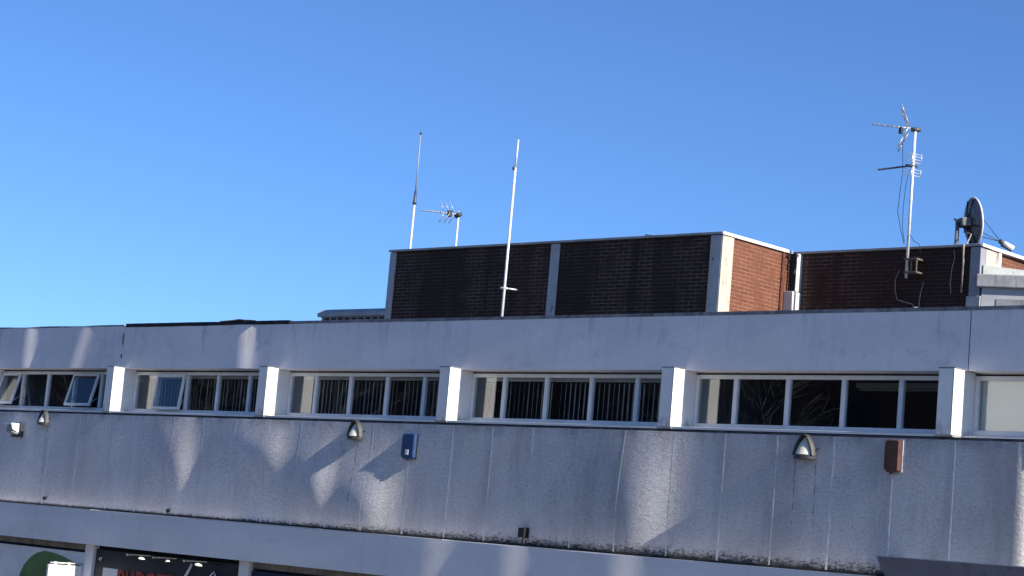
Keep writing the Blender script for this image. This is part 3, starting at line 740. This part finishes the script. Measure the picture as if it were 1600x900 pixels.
# low roof housing at the left
s = thing('roof_housing', (-34.6,11,3.2), 'low grey flat-topped roof housing left of the sooty brick block', 'roof housing')
mb = MB(); mb.box(-35.72,-33.50,10.05,13,3.2,5.05); mb.build('wall', M['slab'], s)
mb = MB(); mb.box(-35.80,-33.495,9.97,13,5.05,5.15); mb.build('fascia_board', M['coping'], s, bevel=.01)
mb = MB(); mb.prism([(10.0,5.151),(12.9,5.151),(12.6,5.235),(10.10,5.235)], 'x', -35.77, -33.495); mb.build('roof', M['coping'], s)
for k in range(9): MB().box(-35.60+k*.235,-35.60+k*.235+.15,10.035,10.0495,4.985,5.02).build('vent_slot', M['gap'], s)

# ------------------------------------------------------------------ aerials
RT = Vector((.728,.680,0)).normalized()          # the way most booms run, left to right
def yagi(parent, tip, root, name='aerial', n_el=14, el=.13, v=(0,0,1), refl=None, mat=None, side=None):
    """boom from root to tip with short cross elements, X-dipole and a folded-back reflector"""
    tip, root = Vector(tip), Vector(root); d = (tip-root); L = d.length; d.normalize()
    mat = mat or M['alu']
    mb = MB(); mb.tube([root, tip], .013, 6); a = mb.build(name, mat, parent)
    side = Vector(side).normalized() if side else d.cross(Vector((0,0,1))).normalized()
    mb = MB()
    for k in range(n_el):
        p = root + d*L*(.30+.68*k/(n_el-1)); l = el*(1-.35*k/n_el)
        mb.tube([p-side*l, p+side*l], .006, 5)
        if k < n_el: mb.box(p.x-.014,p.x+.014,p.y-.014,p.y+.014,p.z-.004,p.z+.022)
    mb.build('directors', mat, a)
    return a, d, side

# left whip
s = thing('whip_aerial', (-35.03,12,T1-.1), 'tall thin whip aerial on a steel pole, leftmost on the roof', 'aerial')
mb = MB(); mb.tube([(-35.03,12,3.2),(-35.0,12,8.12)], .030, 10); mb.build('pole', M['galv'], s)
mb = MB(); mb.tube([(-35.0,12,8.08),(-35.0,12,8.14),(-35.0,12,8.42)], .055, 8, .026); mb.build('clamp', M['galv_dark'], s)
mb = MB(); mb.tube([(-35.0,12,8.40),(-35.01,12,9.82)], .017, 8, .011); mb.build('whip', plain('grey_whip',(.30,.31,.33),.5,.3,0,.1,8), s)
mb = MB(); mb.tube([(-35.01,12,9.80),(-35.01,12,9.86)], .026, 8); mb.build('tip', M['galv_dark'], s)
# small TV aerial on a short pole
s = thing('tv_aerial', (-34.47,13,T1-.1), 'small TV aerial on a short pole between the whip and the tall pole', 'aerial')
mb = MB(); mb.tube([(-34.47,13,3.2),(-34.47,13,8.06)], .027, 10); mb.build('mast', M['galv'], s)
B = Vector((-34.47,12.95,7.98))
bo = B - RT*.90 + Vector((0,0,.02))
a, d, sd = yagi(s, bo, B+RT*.05, 'boom', 13, .075)
mb = MB(); 
for k in (.0,.12,.24):
    for up in (1,-1):
        p = B - RT*(.06+k)
        q = p + Vector((0,0,up*(.27 if up > 0 else .22))) + (-RT*.13 if up > 0 else -RT*.12) ; e = sd*.0
        mb.tube([p+sd*.07, q+sd*.09], .007, 5); mb.tube([p-sd*.07, q-sd*.09], .007, 5)
        mb.tube([q-sd*.14, q+sd*.14], .007, 5)
mb.build('reflector', M['alu'], s)
mb = MB(); c = B - RT*.18; mb.box(c.x-.05,c.x+.05,c.y-.05,c.y+.05,c.z-.08,c.z+.08); mb.build('junction_box', M['galv_dark'], s, bevel=.01)
mb = MB(); mb.tube([B+Vector((-.06,.0,-.05)), B+Vector((.08,.06,.02))], .06, 8); mb.build('clamp', M['galv_dark'], s)
# tall plain pole
s = thing('tall_pole', (-29.5,9.72,3.2), 'tall bare steel pole standing in front of the sooty brick wall', 'pole')
mb = MB(); mb.tube([(-29.56,9.72,3.2),(-29.545,9.72,8.15)], .030, 10); mb.build('pole', M['galv'], s)
mb = MB(); mb.tube([(-29.545,9.72,8.10),(-29.53,9.72,8.77)], .021, 10); mb.build('upper_pole', M['galv'], s)
mb = MB(); mb.tube([(-29.565,9.69,8.10),(-29.56,9.69,8.17)], .03, 8); mb.build('clamp', M['galv_dark'], s)
mb = MB(); mb.tube([(-29.55,9.70,5.53),(-29.50,9.86,5.535),(-29.40,9.995,5.53)], .022, 8); mb.tube([(-29.62,9.66,5.53),(-29.50,9.76,5.53)], .03, 8); mb.build('wall_bracket', M['alu'], s)
# right hand mast with two TV aerials
XM, YM = -21.20, Y2-.22
s = thing('aerial_mast', (XM,YM,5.9), 'tall mast with two TV aerials bracketed to the sooty wall near the dish', 'aerial')
mb = MB(); mb.tube([(XM,YM,5.90),(XM,YM,8.87)], .029, 10); mb.build('mast', M['galv'], s)
mb = MB()
for z in (6.01,6.27): mb.obox((XM-.05,YM-.045,z-.018), (.30,0,0), (0,.27,0), (0,0,.036))
mb.box(XM+.10,XM+.125,YM-.03,YM+.0,6.028,6.252); mb.box(XM+.21,XM+.235,YM-.03,YM+.0,6.028,6.252)
mb.build('wall_bracket', plain('weathered_bracket',(.13,.11,.095),.7,.2,0,.2,10), s, bevel=.004)
# upper aerial: boom to the left, two hinged grid panels
top = Vector((XM,YM,8.86))
a, d, sd = yagi(s, top - RT*.84 + Vector((0,0,.02)), top+RT*.10, 'boom', 8, .10)
a['label'] = 'boom of the upper aerial'
V_ = Vector((-.68,.72,0))
def panel(c0, c1, half, nrod, name='reflector_panel'):
    """ladder-like grid panel from hinge c0 to outer edge c1, rods across"""
    mb = MB(); c0, c1 = Vector(c0), Vector(c1)
    w = V_*half
    for a_, b_ in ((.04,.47),(.53,.97)):
        p, q = c0.lerp(c1,a_), c0.lerp(c1,b_)
        for sgn in (-1,1): mb.tube([p+w*sgn+RT*.05*sgn, q+w*sgn+RT*.05*sgn], .010, 5)
        for k in range(nrod):
            r_ = p.lerp(q, k/(nrod-1)); mb.tube([r_-w-RT*.05, r_+w+RT*.05], .006, 5)
    return mb.build(name, M['alu'], s)
hinge = top - RT*.13
panel(hinge + Vector((0,0,.02)), hinge - RT*.17 + Vector((0,0,.42)), .26, 6)
panel(hinge - Vector((0,0,.02)), hinge - RT*.19 + Vector((0,0,-.44)), .26, 6)
mb = MB(); c = top - RT*.28 + Vector((0,0,-.03)); mb.box(c.x-.035,c.x+.035,c.y-.035,c.y+.035,c.z-.09,c.z+.04); mb.build('junction_box', M['galv_dark'], s, bevel=.008)
mb = MB(); c = top; mb.tube([c-RT*.08+Vector((0,0,-.02)), c+RT*.10+Vector((0,0,-.01))], .045, 8); mb.build('clamp', M['galv_dark'], s)
# lower aerial: boom to the left and away, flat reflector facing the street
low = Vector((XM,YM,8.12))
bd = (-RT*.62 + V_*.9 + Vector((0,0,-.10)))
a, d2, sd2 = yagi(s, low + (-RT*.62 + V_*.75)*.9, low - V_*.05 + Vector((0,0,.0)), 'boom', 9, .07, mat=M['galv_dark'])
a['label'] = 'dark boom of the lower aerial'
mb = MB()
for k, dz in enumerate((-.20,-.14,-.08,.06,.12,.18,.23)):
    c = low + Vector((0,0,dz)) - V_*.03
    mb.tube([c - RT*.17 + Vector((0,0,.02)), c + RT*.15 + Vector((0,0,-.012))], .006, 5)
for off in (-.03,.15):
    mb.tube([low+RT*off+Vector((0,0,-.22))-V_*.03, low+RT*off+Vector((0,0,-.07))-V_*.03], .010, 5)
    mb.tube([low+RT*off+Vector((0,0,.04))-V_*.03, low+RT*off+Vector((0,0,.24))-V_*.03], .010, 5)
mb.build('reflector_panel', M['alu'], s)
mb = MB(); mb.tube([low-RT*.15, low+RT*.08], .028, 8); mb.build('clamp', M['galv_dark'], s)
# drooping coax
for pts in ([hinge-RT*.10+Vector((0,0,-.30)), (XM-.16,YM-.1,8.0), (XM-.20,YM-.1,7.55), (XM-.22,YM-.1,7.2), (XM-.14,YM-.08,6.85), (XM-.05,YM-.06,6.55)],
            [low-RT*.06+Vector((0,0,-.08)), (XM-.07,YM-.1,7.75), (XM-.10,YM-.1,7.3), (XM-.10,YM-.09,6.9), (XM-.05,YM-.06,6.6)],
            [(XM+.04,YM-.02,6.75),(XM+.15,YM-.05,6.62),(XM+.28,YM-.06,6.55),(XM+.33,YM-.06,6.35)]):
    mb = MB(); mb.tube(pts, .006, 5); mb.build('cable', M['cable'], s)

# satellite dish
DC = Vector((-20.52, Y2+1.0, 7.20))
s = thing('satellite_dish', (DC.x,DC.y,T1-.1), 'grey satellite dish seen from behind at the right end of the sooty wall', 'satellite dish')
nrm = Vector((.60,.80,.12)).normalized()
ux = nrm.cross(Vector((0,0,1))).normalized(); uz = ux.cross(nrm).normalized()
if uz.z < 0: uz = -uz
def D(a, b, c): return DC + ux*a + uz*b + nrm*c
mb = MB(); mb.smooth = True; n = 40; Rd = .475
rr = [0,.15,.3,.5,.7,.85,.95,1.0]
for f_ in rr:
    for k in range(n):
        a = 2*math.pi*k/n; mb.v.append(tuple(D(Rd*f_*math.cos(a)*.93, Rd*f_*math.sin(a), -.10*(1-f_*f_))))
for q in range(len(rr)-1):
    for k in range(n): mb.f.append([q*n+k,q*n+(k+1)%n,(q+1)*n+(k+1)%n,(q+1)*n+k]); mb.m.append(0); mb.sm.append(True)
o = mb.build('dish', [M['dish'], M['dish_face']], s)
so = o.modifiers.new('t','SOLIDIFY'); so.thickness = .012; so.offset = 0
mb = MB(); mb.tube([D(Rd*.93*1.0*math.cos(2*math.pi*k/n), Rd*math.sin(2*math.pi*k/n), .005) for k in range(n+1)], .019, 6, cap=False); mb.build('rim', M['dish_face'], s)
for a in (70,110,200,340,250,290):
    c, s_ = math.cos(R(a)), math.sin(R(a))
    MB().tube([D(.08*c,.08*s_-.04,-.125), D(Rd*.9*c,Rd*.95*s_,-.035)], .014, 6).build('back_rib', M['cable'], s)
BK = D(0,-.02,-.16)
mb = MB(); mb.obox(D(-.17,-.10,-.30), ux*.34, uz*.17, nrm*.19); mb.build('mount_bracket', M['dish'], s, bevel=.015)
PX = D(.0,-.1,-.34)
mb = MB(); mb.tube([(PX.x,PX.y,3.2),(PX.x,PX.y,7.16)], .042, 10); mb.build('post', M['dish'], s)
mb = MB(); mb.tube([D(.02,.06,-.40), D(.0,-.16,-.17), D(.1,.0,-.13)], .022, 6); mb.build('tilt_arm', M['galv_dark'], s)
LN = D(0.02,-.36,.60)
LN = DC + RT*.56 + Vector((0,0,-.35))
for q in (D(Rd*.9,.02,.0), D(.1,-Rd*.6,.0), D(-Rd*.9,.02,.0)): MB().tube([q, LN], .008, 5).build('feed_arm', M['galv_dark'], s)
ld = (RT*.25+Vector((0,0,-.115))).normalized()
mb = MB(); mb.tube([LN+ld*.05, LN+ld*.28], .055, 12); mb.build('feed_horn', M['dish_face'], s)
mb = MB(); mb.tube([LN-ld*.03, LN+ld*.07], .048, 8); mb.build('feed_clamp', M['galv_dark'], s); mb = MB(); mb.tube([LN+Vector((0,0,-.07)), LN+ld*.24+Vector((0,0,-.075))], .015, 6); mb.build('feed_bracket', M['galv_dark'], s)
mb = MB(); mb.tube([D(.0,-.2,-.2),(-20.25,Y2+.5,6.85),(-20.1,Y2+.1,T1+.02),(-20.08,Y2-.065,T1-.02)], .013, 6); mb.build('cable', M['cable_pale'], s)

# ------------------------------------------------------------------ across the street (seen only as reflections in the glass)
ob = thing('opposite_building', (-70,-50,GROUND), 'long brown brick building across the street, mirrored in the windows', 'building')
HT = 8.6
mb = MB(); mb.box(-125,-37.5,-58,-40,GROUND,HT); mb.build('wall', M['brick_street'], ob)
mb = MB(); mb.box(-37.49,-37.2,-58.2,-39.9,GROUND,HT+.3); o = mb.build('gable_wall', M['white_wall'], ob)
mb = MB(); mb.box(-125.2,-37.495,-58.2,-39.8,HT+.001,HT+.25); mb.build('parapet', M['slab'], ob)
fw = None
for r_ in range(3):
    for i in range(19):
        x = -122+i*4.4; z = GROUND+1.2+r_*3.7
        if fw is None:
            mb = MB(); frame_bars(mb, x, x+2.4, z, z+1.6, -39.99, -39.93, .08); mb.box(x+1.16,x+1.24,-39.99,-39.93,z+.08,z+1.52)
            fw = mb.build('window', M['lamp_dark'], ob); fp = MB().box(x+.08,x+2.32,-39.995,-39.97,z+.08,z+1.52).build('pane', M['black_sign'], fw); fx, fz = x, z
        else:
            c = fw.copy(); COL.objects.link(c); c.parent = ob; c.location = (x-fx,0,z-fz)
            d_ = fp.copy(); COL.objects.link(d_); d_.parent = c

def bare_tree(x, y, h, seed, label):
    s = thing('bare_tree', (x,y,GROUND), label, 'tree', 'bare street trees across the road')
    rnd = random.Random(seed); tr = MB(); cr = MB()
    def grow(p, d, L, r, lv):
        q = p.copy(); pts = [p.copy()]
        for k in range(3):
            d = (d + Vector((rnd.uniform(-.14,.14),rnd.uniform(-.14,.14),rnd.uniform(-.02,.14)))).normalized(); q = q + d*(L/3); pts.append(q.copy())
        (tr if lv < 2 else cr).tube(pts, r, 6 if lv < 2 else 4, r*.6, cap=False)
        if lv >= 5: return
        for k in range(3 if lv < 4 else 4):
            az = rnd.uniform(0,6.283); sp = rnd.uniform(.35,.85)
            u = d.orthogonal().normalized(); w = d.cross(u)
            nd = (d*math.cos(sp) + (u*math.cos(az)+w*math.sin(az))*math.sin(sp)).normalized()
            grow(pts[-1] if k else pts[2], nd, L*rnd.uniform(.62,.82), r*.58, lv+1)
    grow(Vector((x,y,GROUND)), Vector((0,0,1)), h*.30, h*.022, 0)
    tr.build('trunk', M['bark'], s, recalc=False); cr.build('crown', M['bark'], s, recalc=False)
for i, (x, y, h) in enumerate(((-61,-33,15),(-72,-34,14),(-41,-34,13),(-83,-33,15))):
    bare_tree(x, y, h, 20+i, ['bare tree across the road, second from the white gable','bare tree across the road, second from the far end of the row','smallest bare tree across the road by the white gable','bare tree across the road at the far end of the row'][i])

# ------------------------------------------------------------------ light
SUN_EL, SUN_AZ = R(32), R(0.3)           # the sun skims along the facade from the right
sd = Vector((math.cos(SUN_EL)*math.cos(SUN_AZ), -math.cos(SUN_EL)*math.sin(SUN_AZ), math.sin(SUN_EL)))
L = bpy.data.lights.new('sun','SUN'); L.energy = 5.0; L.angle = R(.5); L.color = (1,.93,.82)
lo = bpy.data.objects.new('sun', L); COL.objects.link(lo); lo.rotation_euler = sd.to_track_quat('Z','Y').to_euler()
W = bpy.data.worlds.new('World'); SC.world = W; W.use_nodes = True
nt = W.node_tree; bg = nt.nodes['Background']
sky = nt.nodes.new('ShaderNodeTexSky'); sky.sky_type = 'NISHITA'; sky.sun_disc = False
sky.sun_elevation = SUN_EL; sky.sun_rotation = R(90)+SUN_AZ
sky.altitude = 0; sky.air_density = .7; sky.dust_density = .4; sky.ozone_density = 10
nt.links.new(sky.outputs[0], bg.inputs['Color']); bg.inputs['Strength'].default_value = .10

# ------------------------------------------------------------------ camera (calibrated from the photograph's vanishing points)
cam = bpy.data.cameras.new('camera'); co = bpy.data.objects.new('camera', cam); COL.objects.link(co)
rt = Vector((0.72828343,0.67974032,0.08692723)); dn = Vector((-0.02543557,0.15357606,-0.98780941)); fw_ = Vector((-0.68480382,0.71719418,0.12913648))
m = Matrix((rt, -dn, -fw_)).transposed().to_4x4(); m.translation = (0,-21,0)
co.matrix_world = m
cam.sensor_width = 36; cam.lens = 3150/1600*36; cam.clip_start = .1; cam.clip_end = 10000
SC.camera = co
for o in bpy.data.objects:
    if '_o' in o: del o['_o']
vs = SC.view_settings; vs.view_transform = 'Standard'; vs.look = 'None'; vs.gamma = 1; vs.exposure = .80; vs.use_curve_mapping = False
